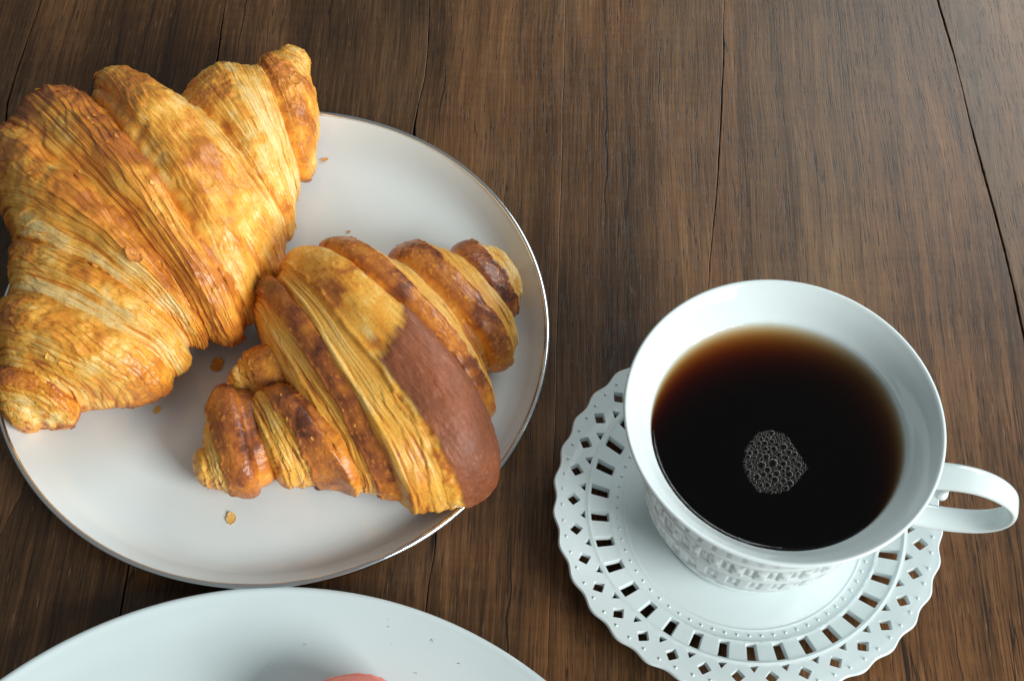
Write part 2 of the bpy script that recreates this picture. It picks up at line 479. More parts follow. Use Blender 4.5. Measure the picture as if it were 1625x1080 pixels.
def dough_band(secs, out, hts, seed, style, z0=20.0, caps=(5.0, 5.0), nt=150, nj=300, shrink=0.97, **kw):
    """one wound layer of dough. secs: three oblique sections (far end, near end; mm); out: the side (0/1) that faces the tip."""
    s = np.array(secs, float)
    A = [np.array([q[0], q[1]]) for q in s]; B = [np.array([q[2], q[3]]) for q in s]
    t = np.linspace(0, 1, nt)
    PA, PB = quad_interp(A[0], A[1], A[2], t), quad_interp(B[0], B[1], B[2], t)
    H = quad_interp(*[np.array([h]) for h in hts], t)[:, 0]
    C = (PA + PB) / 2; Wv = (PA - PB) / 2 * shrink
    ncap = 14
    caps = (caps[0], kw.get('tuck', 13.0)) if out == 0 else (kw.get('tuck', 13.0), caps[1])
    ax0 = C[0] - C[4]; ax0 /= np.linalg.norm(ax0) + 1e-9
    ax1 = C[-1] - C[-5]; ax1 /= np.linalg.norm(ax1) + 1e-9
    # keep the cap direction square to the section line
    def square(ax, w):
        n = np.array([-w[1], w[0]]) / (np.linalg.norm(w) + 1e-9)
        return n * (1 if n @ ax > 0 else -1)
    ax0, ax1 = square(ax0, Wv[0]), square(ax1, Wv[-1])
    u = t if out == 1 else 1 - t
    # the crown stands up, the flank facing the tip steps down
    b = 1 - 0.05 * np.clip(1 - u / 0.22, 0, 1) ** 2 - kw.get('drop', 0.07) * sstep(0.52, 1.0, u)
    bh = 1 - 0.06 * np.clip(1 - u / 0.2, 0, 1) ** 2 - kw.get('hdrop', 0.16) * sstep(0.45, 1.0, u)
    cu = (np.arange(1, ncap + 1) / ncap) * math.pi / 2
    sc0, sh0 = np.cos(cu)[::-1], (np.sin(cu) * caps[0])[::-1]
    sc1, sh1 = np.cos(cu), np.sin(cu) * caps[1]
    Call = np.vstack([C[0] + ax0 * sh0[:, None], C, C[-1] + ax1 * sh1[:, None]])
    Wall = np.vstack([Wv[0] * b[0] * sc0[:, None], Wv * b[:, None], Wv[-1] * b[-1] * sc1[:, None]])
    Hall = np.concatenate([H[0] * bh[0] * sc0, H * bh, H[-1] * bh[-1] * sc1])
    uall = np.concatenate([np.full(ncap, u[0]), u, np.full(ncap, u[-1])])
    capw = np.concatenate([sc0, np.ones(nt), sc1])
    n = len(uall)
    th = np.linspace(0, 2 * math.pi, nj, endpoint=False)
    ct, st = np.cos(th), np.sin(th)
    ex = np.sign(ct) * np.abs(ct) ** kw.get('boxy', 0.86)
    ez = np.sign(st) * np.abs(st) ** 0.92
    low = (z0 - 8.0) * capw
    P = np.zeros((n, nj, 3))
    P[:, :, :2] = Call[:, None, :] + Wall[:, None, :] * ex[None, :, None]
    P[:, :, 2] = z0 + np.where(ez[None, :] > 0, Hall[:, None] * ez[None, :], low[:, None] * ez[None, :])
    # parameters for texture
    wl = np.linalg.norm(Wall, axis=1)
    arc = np.broadcast_to(th[None, :] * 45.0, (n, nj))
    axl = np.concatenate([[0], np.cumsum(np.linalg.norm(np.diff(Call, axis=0), axis=1))])
    U = np.broadcast_to(uall[:, None], (n, nj)); AX = np.broadcast_to(axl[:, None], (n, nj))
    def normals(P):
        du = np.gradient(P, axis=0)
        dv = np.roll(P, -1, 1) - np.roll(P, 1, 1)
        N = np.cross(du, dv)
        N /= np.linalg.norm(N, axis=2, keepdims=True) + 1e-9
        cen = P.mean(1, keepdims=True)
        if np.mean(np.sum((P - cen) * N, 2)) < 0: N = -N
        return N
    N = normals(P)
    X, Y, Z = P[:, :, 0] + seed * 31.7, P[:, :, 1] + seed * 17.1, P[:, :, 2]
    lump = fbm(X / 17, Y / 17, Z / 17, 3) - 0.5
    warp = 3.2 * (fbm(X / 24, Y / 24, Z / 24 + 7, 2) - 0.5)
    strand = fbm((AX + warp) / 0.75, arc / 26, seed * 3.1, 3, 0.6)
    strand2 = fbm((AX + warp) / 2.6, arc / 60, seed * 5.3 + 9, 3, 0.55)
    blister = fbm(X / 4.2, Y / 4.2, Z / 4.2, 3, 0.5)
    fineb = fbm(X / 1.3, Y / 1.3, Z / 1.3, 3, 0.55)
    edge = 0.13 * (fbm(arc / 9, seed * 2.2, 0, 5, 0.6) - 0.5) * 2
    patchy = fbm(X / 11 + 3, Y / 11, Z / 11, 5, 0.62)
    lipr = np.exp(-((U + edge - kw.get('fl', 0.5)) / 0.028) ** 2) * fbm(arc / 3.0, seed, 4, 3)
    gapl = sstep(0.40, 0.30, strand)
    sgn = 1.0 if out == 1 else -1.0
    per = 3.4 + 1.6 * (fbm(X / 30, Y / 30, Z / 30 + 3, 2) - 0.5)
    ph = (sgn * AX + 5.0 * (fbm(arc / 30, AX / 30, seed, 3) - 0.5) + 0.9 * (fbm(arc / 2.2, AX / 6, seed + 3, 3) - 0.5)) / per
    fr_ = ph - np.floor(ph)
    shm = sstep(0.38, 0.55, fbm(arc / 22, np.floor(ph) * 3.7, seed + 8, 3))
    shg = shm * (fr_ - 0.5)
    she = shm * sstep(0.80, 0.97, fr_)
    if style == 'small':
        fl = sstep(kw.get('fl', 0.56), kw.get('fl', 0.56) + 0.05, U + edge)          # laminated flank
        d = 1.9 * lump + (0.55 * (blister - 0.5) + 0.30 * (fineb - 0.5)) * (1 - fl) + fl * (1.4 * (strand - 0.5) + 1.3 * (strand2 - 0.5) - 0.5) + 0.12 * (fineb - 0.5) + lipr * 0.9 + fl * 0.7 * shg
        lam = fl
        top = np.clip(ez, 0, 1)[None, :]
        bk = kw.get('crown', 0.66) + (0.55 + 0.6 * kw.get('blotch', 0)) * (patchy - 0.5) + 0.40 * (blister - 0.5) + 0.18 * (fineb - 0.5) - 0.10 * sstep(0.6, 0.3, top)
        bk = bk - 0.26 * sstep(0.58, 0.68, fineb) * sstep(0.44, 0.54, blister) + 0.14 * sstep(0.56, 0.66, patchy)
        bf = kw.get('flank', 0.27) - 0.45 * (strand - 0.5) - 0.35 * (strand2 - 0.5) + 0.35 * (patchy - 0.5) + 0.28 * gapl
        bake = bk * (1 - fl) + bf * fl
        # the shaded tuck under the neighbour stays doughy
        bake = bake - 0.12 * sstep(0.10, 0.0, U) * (1 - fl)
    else:
        fl = sstep(kw.get('fl', 0.40), kw.get('fl', 0.40) + 0.25, U + 2.4 * edge)
        fl = np.maximum(fl, 0.75 * sstep(0.52, 0.62, fbm(X / 20, Y / 20, Z / 20 + 31, 3)))
        d = 4.5 * lump + (1 - fl) * (1.7 * (blister - 0.5) + 0.6 * (fineb - 0.5)) + (0.35 + 0.65 * fl) * (1.0 * (strand - 0.5) + 0.65 * (strand2 - 0.5)) + 0.3 * (fineb - 0.5) + 1.0 * lipr + 0.75 * shg
        lam = 0.25 + 0.75 * fl
        bk = kw.get('crown', 0.42) + 1.05 * (patchy - 0.5) + 0.38 * (blister - 0.5) + 0.20 * (fineb - 0.5)
        dark = sstep(0.60, 0.72, fbm(X / 9 + 11, Y / 9, Z / 9, 4, 0.6)) * (1 - 0.6 * fl)
        bk = bk + 0.16 * dark
        bf = kw.get('flank', 0.20) - 0.42 * (strand - 0.5) - 0.40 * (strand2 - 0.5) + 0.80 * (patchy - 0.5) + 0.26 * gapl
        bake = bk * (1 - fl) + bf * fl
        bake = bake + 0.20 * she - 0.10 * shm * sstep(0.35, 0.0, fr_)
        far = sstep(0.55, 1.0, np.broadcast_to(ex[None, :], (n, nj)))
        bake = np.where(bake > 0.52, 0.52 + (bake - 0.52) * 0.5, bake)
        bake = bake + kw.get('fardark', 0.12) * far  # far side darker: browner crust plus shade put into the colour
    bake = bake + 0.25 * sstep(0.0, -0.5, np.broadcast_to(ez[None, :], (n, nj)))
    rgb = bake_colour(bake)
    dryv = np.zeros((n, nj))
    if 'patch' in kw:
        e0, u0, u1 = kw['patch']
        em = -ex[None, :] + 0.16 * (fbm(AX / 5, arc / 9, 3, 4, 0.6) - 0.5) + 0.10 * (1 - U)
        m = sstep(e0, e0 + 0.03, em) * sstep(u0 - 0.02, u0 + 0.02, U + 0.4 * edge) * sstep(u1 + 0.02, u1 - 0.02, U + 0.3 * edge)
        pc = np.array([0.29, 0.088, 0.036]) * (0.62 + 0.80 * patchy[..., None]) * (0.85 + 0.3 * strand2[..., None])
        spk = sstep(0.64, 0.74, fbm(X / 1.9, Y / 1.9, Z / 1.9 + 4, 3)) * 0.5
        pc = pc * (1 - spk[..., None]) + np.array([0.42, 0.17, 0.10]) * spk[..., None]
        rgb = rgb * (1 - m[..., None]) + pc * m[..., None]
        dryv = m
        lam = lam * (1 - m) + 0.3 * m; d = d * (1 - 0.6 * m) + m * (0.9 + 0.7 * (blister - 0.5) + 0.5 * (fineb - 0.5))
    d = d * capw[:, None] ** 0.5
    P = P + N * d[..., None]
    P /= 1000.0
    P[:, :, 2] = np.maximum(P[:, :, 2], plate_z(P[:, :, 0], P[:, :, 1]) + 0.0004 + kw.get('lift', 0.0))
    me = mesh('dough_layer', P.reshape(-1, 3), grid_faces(n, nj, True))
    ca = me.attributes.new('Col', 'FLOAT_COLOR', 'POINT')
    ca.data.foreach_set('color', np.concatenate([rgb, lam[..., None]], -1).astype(np.float32).ravel())
    sa = me.attributes.new('strand', 'FLOAT_VECTOR', 'POINT')
    sa.data.foreach_set('vector', (np.stack([AX + warp, arc, np.full_like(AX, seed * 50.0)], -1) / 1000).astype(np.float32).ravel())
    da_ = me.attributes.new('dry', 'FLOAT', 'POINT')
    da_.data.foreach_set('value', dryv.astype(np.float32).ravel())
    return me, P, normals(P), rgb

def flake_mesh(seed, w=1.0, h=0.7):
    """thin curled shard of crust about one unit long"""
    n1, n2 = 9, 7
    g = np.random.default_rng(seed)
    a = np.linspace(-1, 1, n1)[:, None]; b = np.linspace(-1, 1, n2)[None, :]
    rag = 1 - 0.35 * g.random((n1, 1)); rag2 = 1 - 0.35 * g.random((1, n2))
    x = 0.5 * w * a * rag2 * (1 - 0.25 * b ** 2); y = 0.5 * h * b * rag * (1 - 0.30 * np.abs(a))
    z = (0.5 * g.random() + 0.15) * (x ** 2) * 1.1 + 0.35 * (g.random() - 0.2) * y ** 2 + 0.05 * (g.random((n1, n2)) - 0.5)
    x = x + 0 * b; y = y + 0 * a
    top = np.stack([x, y, z], -1).reshape(-1, 3); bot = top - np.array([0, 0, 0.022])
    v = np.vstack([top, bot]); f = [tuple(q) for q in grid_faces(n1, n2)] ; m = n1 * n2
    f = [q[::-1] for q in f] + [tuple(i + m for i in q) for q in f]
    ring = [i * n2 for i in range(n1)] + [(n1 - 1) * n2 + j for j in range(1, n2)] + [i * n2 + n2 - 1 for i in range(n1 - 2, -1, -1)] + [j for j in range(n2 - 2, 0, -1)]
    for k in range(len(ring)):
        p, q = ring[k], ring[(k + 1) % len(ring)]
        f.append((p, q, q + m, p + m))
    me = mesh('flake', v, f)
    bk = g.uniform(0.12, 0.62) + 0.2 * (g.random(len(v)) - 0.5)
    ca = me.attributes.new('Col', 'FLOAT_COLOR', 'POINT')
    ca.data.foreach_set('color', np.concatenate([bake_colour(bk), np.full((len(v), 1), 0.3)], -1).astype(np.float32).ravel())
    sa = me.attributes.new('strand', 'FLOAT_VECTOR', 'POINT')
    sa.data.foreach_set('vector', (v * 0.006).astype(np.float32).ravel())
    me.materials.append(M['crust'])
    return me
FLAKES = [flake_mesh(100 + k, 1.0, 0.45 + 0.06 * k) for k in range(8)]

def add_flakes(parent, bands, count, seed, smin, smax, span=(0.0, 1.0)):
    g = random.Random(seed)
    k = 0; tries = 0
    while k < count and tries < 5000:
        tries += 1
        P, N = g.choice(bands)
        i = 14 + int((P.shape[0] - 29) * g.uniform(*span)); j = g.randrange(0, P.shape[1] // 2)
        p, nrm = Vector(P[i, j]), Vector(N[i, j])
        if nrm.z < 0.25: continue
        tan = Vector(P[i, (j + 3) % P.shape[1]]) - Vector(P[i, j - 3])
        tan = (tan - nrm * tan.dot(nrm)).normalized()
        tan = (Matrix.Rotation(g.uniform(-0.5, 0.5), 3, nrm) @ tan)
        sz = g.uniform(smin, smax)
        by = nrm.cross(tan).normalized()
        tilt = Matrix.Rotation(g.uniform(-0.25, 0.25), 3, tan)
        R = Matrix((tan, tilt @ by, tilt @ nrm)).transposed().to_4x4()
        o = bpy.data.objects.new('flake', g.choice(FLAKES)); col.objects.link(o)
        o.parent = parent
        o.matrix_local = Matrix.Translation(p + nrm * sz * 0.02 - parent.location) @ R @ Matrix.Diagonal((sz, sz, sz, 1))
        k += 1

def croissant(name, label, data, spec, style, loc, nfl, seed, smin, smax, **common):
    t = empty(name, loc)
    tag(t, label, 'croissant')
    bands = []
    for k, key in enumerate(data):
        s = dict(common); s.update(spec[key])
        out = s.pop('out'); h = s.pop('h')
        me, P, N, rgb = dough_band(data[key], out, h, seed + k * 1.37, style, **s)
        link('dough_layer', me, M['crust'], t)
        bands.append((P, N))
    add_flakes(t, [b for b, q in zip(bands, data) if 'patch' not in spec[q]], nfl, seed, smin, smax)
    return t, bands

big_spec = {
    'a': dict(out=0, h=(9, 16, 21), caps=(7, 4), crown=0.52, fl=0.75),
    'b': dict(out=0, h=(28, 33, 35), crown=0.36, flank=0.10),
    'c': dict(out=0, h=(41, 45, 46), crown=0.40, fl=0.66, flank=0.22),
    'd': dict(out=1, h=(43, 46, 46), crown=0.60, flank=0.40, fardark=0.34),
    'e': dict(out=1, h=(42, 42, 37), crown=0.48, flank=0.22, fardark=0.36),
    'f': dict(out=1, h=(31, 32, 30), crown=0.30, flank=0.12, fardark=0.2),
    'g': dict(out=1, h=(27, 27, 19), crown=0.46, flank=0.22, fardark=0.2),
    'h': dict(out=1, h=(15, 14, 8), crown=0.55, caps=(4, 6)),
}
small_spec = {
    'a': dict(out=0, h=(8, 15, 18), caps=(5, 4), crown=0.80, fl=0.62, flank=0.12),
    'b': dict(out=0, h=(21, 26, 27), crown=0.66, fl=0.56, drop=0.04, hdrop=0.12),
    'c': dict(out=0, h=(33, 36, 37), crown=0.64, fl=0.56, drop=0.04, hdrop=0.12),
    'd': dict(out=1, h=(40, 41, 38), crown=0.34, fl=0.77, flank=0.26, drop=0.02, hdrop=0.12, blotch=0.7, tuck=2.5, boxy=0.66, patch=(0.17, -0.5, 0.75), lift=0.0015),
    'e': dict(out=1, h=(33, 31, 28), crown=0.76, fl=0.68),
    'x': dict(out=0, h=(12, 15, 17), crown=0.52, fl=0.7, tuck=6, blotch=0.8),
    'f': dict(out=1, h=(23, 24, 20), crown=0.74, fl=0.66),
    'g': dict(out=1, h=(16, 17, 10), crown=0.74, caps=(4, 5), fl=0.7),
}
big_t, big_bands = croissant('large_croissant', 'large plump golden croissant with many flaky striped layers, half over the plate edge',
                             BIG, big_spec, 'big', (-0.155, 0.33, 0.006), 20, 3.0, 0.003, 0.008, z0=22.0)
small_t, small_bands = croissant('small_croissant', 'smaller glossy brown croissant with smooth reddish brown patch beside the plate rim',
                                 SMALL, small_spec, 'small', (-0.055, 0.26, 0.006), 16, 8.0, 0.0012, 0.0028, z0=20.0)

add_flakes(big_t, [big_bands[3]], 30, 21, 0.0014, 0.0034, (0.22, 0.45))

# crumbs
CRUMBS = [(-0.0867, 0.3777, 0.0042, 20, 1, 'thin amber crumb sliver on plate, close to the large croissant upper tip'),
          (-0.1399, 0.2501, 0.0045, 60, 3, 'small golden crumb on plate below the large croissant'),
          (-0.1043, 0.2051, 0.0060, 100, 5, 'reddish brown crumb flake lying alone near the plate lower edge'),
          (-0.0724, 0.3399, 0.0022, 10, 2, 'tiny tan crumb in the empty middle of the silver rimmed plate'),
          (-0.0757, 0.3290, 0.0075, 140, 0, 'yellow pastry shard poking out behind the small croissant'),
          (-0.1193, 0.2717, 0.0075, 80, 6, 'folded brown shard under the large croissant beside the small one')]
for x, y, s, rz, k, lab in CRUMBS:
    o = bpy.data.objects.new('crumb', FLAKES[k]); col.objects.link(o)
    o.location = (x, y, float(plate_z(x, y)) + 0.045 * s + 0.0003); o.scale = (s, s, s * 0.45); o.rotation_euler = (0, 0, math.radians(rz))
    tag(o, lab, 'crumb', 'crumbs on the silver rimmed plate')

# ------------------------------------------------------------------ saucer
SX, SY = 0.0921, 0.2161
NS = 34
OFF = math.radians(-90.2)
saucer = empty('pierced_saucer', (SX, SY, 0))
tag(saucer, 'white pierced china saucer with scalloped edge under the teacup', 'saucer')
def sz_(r):   # upper surface, mm
    z = np.interp(r, [0, 40, 46, 49, 52, 56, 60.5, 66, 70, 74], [6.0, 6.0, 6.2, 7.0, 8.3, 9.9, 11.6, 13.4, 14.6, 15.4])
    for r0, h, w in ((46.4, 0.25, 0.45), (51.4, 0.3, 0.5), (60.4, 0.42, 0.6)):
        z = z + h * np.exp(-((r - r0) / w) ** 2)
    return z
def rim_r(a): return 72.6 + 0.62 * np.cos((a - OFF) * NS)
def rounded(poly, rad, n=4):
    out = []
    m = len(poly)
    for i in range(m):
        p0, p, p1 = np.array(poly[i - 1]), np.array(poly[i]), np.array(poly[(i + 1) % m])
        e0 = (p0 - p) / np.linalg.norm(p0 - p); e1 = (p1 - p) / np.linalg.norm(p1 - p)
        a, b = p + e0 * rad, p + e1 * rad
        for s in np.linspace(0, 1, n):
            out.append((1 - s) ** 2 * a + 2 * s * (1 - s) * p + s * s * b)
    return np.array(out)
def hole_shapes(grow):
    g = grow
    rect = rounded([(52.8 - g, -1.40 - g), (59.2 + g * 0.5, -1.65 - g), (59.2 + g * 0.5, 1.65 + g), (52.8 - g, 1.40 + g)], 0.5)
    dia = rounded([(63.8 - g, 0), (66.2, -2.2 - g), (68.6 + g * 0.8, 0), (66.2, 2.2 + g)], 0.5)
    tri = rounded([(61.85 - g * 0.4, -1.2 - g), (63.9 + g, 0), (61.85 - g * 0.4, 1.2 + g)], 0.3)
    return [(rect, 0.0), (dia, 0.5), (tri, 0.0)]
def place(poly, ang):
    c, s = math.cos(ang), math.sin(ang)
    return np.stack([poly[:, 0] * c - poly[:, 1] * s, poly[:, 0] * s + poly[:, 1] * c], -1)
def inpoly(px, py, poly):
    x, y = poly[:, 0], poly[:, 1]; x2, y2 = np.roll(x, -1), np.roll(y, -1)
    c = ((y[None] > py[:, None]) != (y2[None] > py[:, None])) & (px[:, None] < (x2 - x)[None] * (py[:, None] - y[None]) / (y2 - y + 1e-12)[None] + x[None])
    return c.sum(1) % 2 == 1
RI = 51.4
NA = NS * 16
def pierced_sheet(grow, steiner):
    shapes = hole_shapes(grow)
    aa = np.linspace(0, 2 * math.pi, NA, endpoint=False)
    pts, edges, loops = [], [], []
    def loop(q):
        b = len(pts); pts.extend(q.tolist()); n = len(q)
        edges.extend([(b + i, b + (i + 1) % n) for i in range(n)]); return list(range(b, b + n))
    inner = loop(np.stack([RI * np.cos(aa), RI * np.sin(aa)], -1))
    rr = rim_r(aa)
    outer = loop(np.stack([rr * np.cos(aa), rr * np.sin(aa)], -1))
    for k in range(NS):
        for poly, o in shapes:
            loops.append(loop(place(poly, OFF + (k + o) * 2 * math.pi / NS)))
    if steiner:
        big = hole_shapes(grow + 0.22)
        for r in (51.75, 52.1, 53.2, 54.5, 56, 57.5, 59, 59.6, 59.9, 60.15, 60.4, 60.65, 60.9, 61.2, 62, 63, 64.2, 65.4, 66.6, 67.8, 69, 70.1, 71.1):
            n = NS * (10 if 59.5 < r < 61 else 8)
            a = np.linspace(0, 2 * math.pi, n, endpoint=False) + 0.01
            da = ((a - OFF) * NS / (2 * math.pi))
            bad = np.zeros(n, bool)
            for poly, o in big:
                f = (da - o + 0.5) % 1.0 - 0.5
                loc = f * 2 * math.pi / NS
                bad |= inpoly(r * np.cos(loc), r * np.sin(loc), poly)
            for x in a[~bad]: pts.append([r * math.cos(x), r * math.sin(x)])
    vo, eo, fo, *_ = geometry.delaunay_2d_cdt([Vector(p) for p in pts], edges, [], 0, 1e-5)
    vo = np.array([(p.x, p.y) for p in vo]); fo = np.array([list(f) for f in fo if len(f) == 3])
    cen = vo[fo].mean(1); r = np.hypot(cen[:, 0], cen[:, 1]); a = np.arctan2(cen[:, 1], cen[:, 0])
    keep = (r > RI * math.cos(math.pi / NA) - 0.003) & (r < rim_r(a) + 0.02)
    # triangles inside the inner circle
    keep &= r > RI - 0.01
    da = (a - OFF) * NS / (2 * math.pi)
    for poly, o in shapes:
        loc = ((da - o + 0.5) % 1.0 - 0.5) * 2 * math.pi / NS
        keep &= ~inpoly(r * np.cos(loc), r * np.sin(loc), poly)
    return vo, fo[keep], np.array(pts), inner, outer, loops
THK = 2.6
V, F = [], []
def addv(x):
    b = len(V); V.extend(x.tolist()); return b
vo, fo, pts, inner, outer, loops = pierced_sheet(0.6, True)
def top3(q): return np.column_stack([q, sz_(np.hypot(q[:, 0], q[:, 1]))])
b = addv(top3(vo)); F += [tuple(int(i) + b for i in f) for f in fo]
vo2, fo2, pts2, inner2, outer2, loops2 = pierced_sheet(0.0, False)
def bot3(q): return np.column_stack([q, sz_(np.hypot(q[:, 0], q[:, 1])) - THK])
b = addv(bot3(vo2)); F += [tuple(int(i) + b for i in f[::-1]) for f in fo2]
for l1, l2 in zip(loops, loops2):          # sloping walls of every opening
    p1, p2 = top3(pts[l1]), bot3(pts2[l2])
    pm = p2.copy(); pm[:, 2] += THK * 0.42
    p0 = p1 * 0.9 + pm * 0.1; p0[:, 2] = p1[:, 2] - 0.10
    rings = [p1, p0, pm, p2]; n = len(l1)
    bs = [addv(r) for r in rings]
    for q in range(3):
        for i in range(n):
            j = (i + 1) % n
            F.append((bs[q] + j, bs[q] + i, bs[q + 1] + i, bs[q + 1] + j))
# rolled outer edge
aa = np.linspace(0, 2 * math.pi, NA, endpoint=False)
rr = rim_r(aa); zt = sz_(rr)
rings = []
for dr, dz in ((0, 0), (0.35, 0.10), (0.75, -0.15), (1.0, -0.7), (0.9, -1.35), (0.5, -2.0), (0, -THK)):
    rings.append(np.stack([(rr + dr) * np.cos(aa), (rr + dr) * np.sin(aa), zt + dz], -1))
bs = [addv(r) for r in rings]
for q in range(len(bs) - 1):
    for i in range(NA):
        j = (i + 1) % NA
        F.append((bs[q] + i, bs[q + 1] + i, bs[q + 1] + j, bs[q] + j))
# the well, top and bottom, with foot
def ringz(r, z): return np.stack([r * np.cos(aa), r * np.sin(aa), np.full(NA, z)], -1)
rs = [RI, 51.1, 50.8, 50.4, 50, 49.4, 48.6, 47.8, 47.3, 47.0, 46.7, 46.4, 46.1, 45.8, 45.4, 44.5, 42, 38, 32, 26, 25, 20, 10, 0.05]
bs = [addv(ringz(r, float(sz_(np.array(r))))) for r in rs]
foot = [(RI, float(sz_(np.array(RI))) - THK), (46, 3.4), (42, 2.8), (40.5, 0.3), (38, 0.3), (36.5, 2.8), (20, 3.0), (0.05, 3.0)]
bf = [addv(ringz(r, z)) for r, z in foot]
for seq, fl in ((bs, True), (bf, False)):
    for q in range(len(seq) - 1):
        for i in range(NA):
            j = (i + 1) % NA
            quad = (seq[q] + i, seq[q + 1] + i, seq[q + 1] + j, seq[q] + j)
            F.append(quad[::-1] if fl else quad)
import bmesh
me = bpy.data.meshes.new('dish')
me.from_pydata((np.array(V) / 1000).tolist(), [], F)
bm = bmesh.new(); bm.from_mesh(me)
bmesh.ops.remove_doubles(bm, verts=bm.verts, dist=0.00002)
bmesh.ops.recalc_face_normals(bm, faces=bm.faces)
bm.to_mesh(me); bm.free()
me.polygons.foreach_set('use_smooth', np.ones(len(me.polygons), dtype=bool))
me.set_sharp_from_angle(angle=math.radians(38))
o = link('pierced_dish', me, M['china']); o.parent = saucer
def beads(name, r0, count, ang0, rad, alt=0.0):
    v, f = [], []
    for k in range(count):
        a = ang0 + k * 2 * math.pi / count
        r = r0 + (alt if k % 2 else -alt)
        cx, cy, cz = r * math.cos(a), r * math.sin(a), float(sz_(np.array(r))) - 0.1
        b0 = len(v)
        for i, ph in enumerate((0, 30, 55, 75)):
            p = math.radians(ph)
            for j in range(10):
                q = j * math.pi / 5
                v.append((cx + rad * math.cos(p) * math.cos(q), cy + rad * math.cos(p) * math.sin(q), cz + rad * math.sin(p)))
        v.append((cx, cy, cz + rad))
        for i in range(3):
            for j in range(10):
                j2 = (j + 1) % 10
                f.append((b0 + i * 10 + j, b0 + i * 10 + j2, b0 + i * 10 + 10 + j2, b0 + i * 10 + 10 + j))
        for j in range(10):
            f.append((b0 + 30 + j, b0 + 30 + (j + 1) % 10, b0 + 40))
    o = link(name, mesh(name, np.array(v) / 1000, f), M['china']); o.parent = saucer
    o['kind'] = 'stuff'
beads('bead_ring', 48.9, 68, OFF, 0.62)
beads('bead_ring', 70.4, 68, OFF + math.radians(2.65), 0.62)

# ------------------------------------------------------------------ teacup
cup = empty('teacup', (SX, SY, 0.0062))
tag(cup, 'white china teacup with flared lip and loop handle, full of dark tea', 'teacup')
def Z(p): return [(r, z - 0.0062) for r, z in p]
outer_p = catmull(Z([(0.0300, 0.0122), (0.0345, 0.0170), (0.0385, 0.0250), (0.0416, 0.0360), (0.0436, 0.0500), (0.0447, 0.0640), (0.0461, 0.0740), (0.0488, 0.0822), (0.0520, 0.0868), (0.0534, 0.0881)]), 22)
lip = catmull(Z([(0.0534, 0.0881), (0.0539, 0.0888), (0.0537, 0.0895), (0.0530, 0.0897), (0.0522, 0.0892)]), 5)
inner_p = catmull(Z([(0.0522, 0.0892), (0.0490, 0.0856), (0.0458, 0.0810), (0.0437, 0.0775), (0.0427, 0.0720), (0.0421, 0.0630), (0.0408, 0.0480), (0.0380, 0.0340), (0.0320, 0.0220), (0.0200, 0.0165), (0.0001, 0.0160)]), 10)
NC = 34 * 18
ac = np.linspace(0, 2 * math.pi, NC, endpoint=False)
rO = np.repeat(outer_p[:, 0:1], NC, 1); zO = np.repeat(outer_p[:, 1:2], NC, 1)
zz = zO + 0.0062
cell = (ac * 34 / (2 * math.pi)) % 1.0
def box(x, a, b, e): e = e * 0.6; return sstep(a - e, a + e, x) * sstep(b + e, b - e, x)
def row(z0, z1, shift, a0=0.24, a1=0.76):
    c = (cell[None, :] + shift) % 1.0
    return box(c, a0, a1, 0.05) * box(zz, z0, z1, 0.0005)
rel = -0.0006 * row(0.0500, 0.0590, 0.0) - 0.0005 * row(0.0350, 0.0455, 0.5) - 0.0004 * row(0.0225, 0.0310, 0.0)
rel += 0.0004 * row(0.0515, 0.0575, 0.0, 0.40, 0.60) + 0.0003 * row(0.0370, 0.0435, 0.5, 0.40, 0.60)
rel += 0.00055 * np.exp(-((zz - 0.0622) / 0.0008) ** 2) + 0.0005 * np.exp(-((zz - 0.0475) / 0.0008) ** 2) + 0.0005 * np.exp(-((zz - 0.0330) / 0.0008) ** 2)
rel += 0.0004 * row(0.0530, 0.0565, 0.5, 0.38, 0.62)
rO = rO + rel
vO = np.stack([rO * np.cos(ac), rO * np.sin(ac), zO], -1)
rest = np.vstack([lip[1:], inner_p[1:]])
vR = np.stack([rest[:, 0:1] * np.cos(ac), rest[:, 0:1] * np.sin(ac), np.repeat(rest[:, 1:2], NC, 1)], -1)
v = np.vstack([vO, vR]).reshape(-1, 3)
me = mesh('bowl', v, grid_faces(len(vO) + len(vR), NC, True, True))
o = link('bowl', me, M['china']); o.parent = cup
fp = catmull(Z([(0.0001, 0.0120), (0.0240, 0.0118), (0.0275, 0.0085), (0.0285, 0.0064), (0.0310, 0.0063), (0.0322, 0.0075), (0.0316, 0.0100), (0.0308, 0.0122), (0.0325, 0.0150)]), 6)
o = link('foot_ring', lathe('foot_ring', fp, 192), M['china']); o.parent = cup

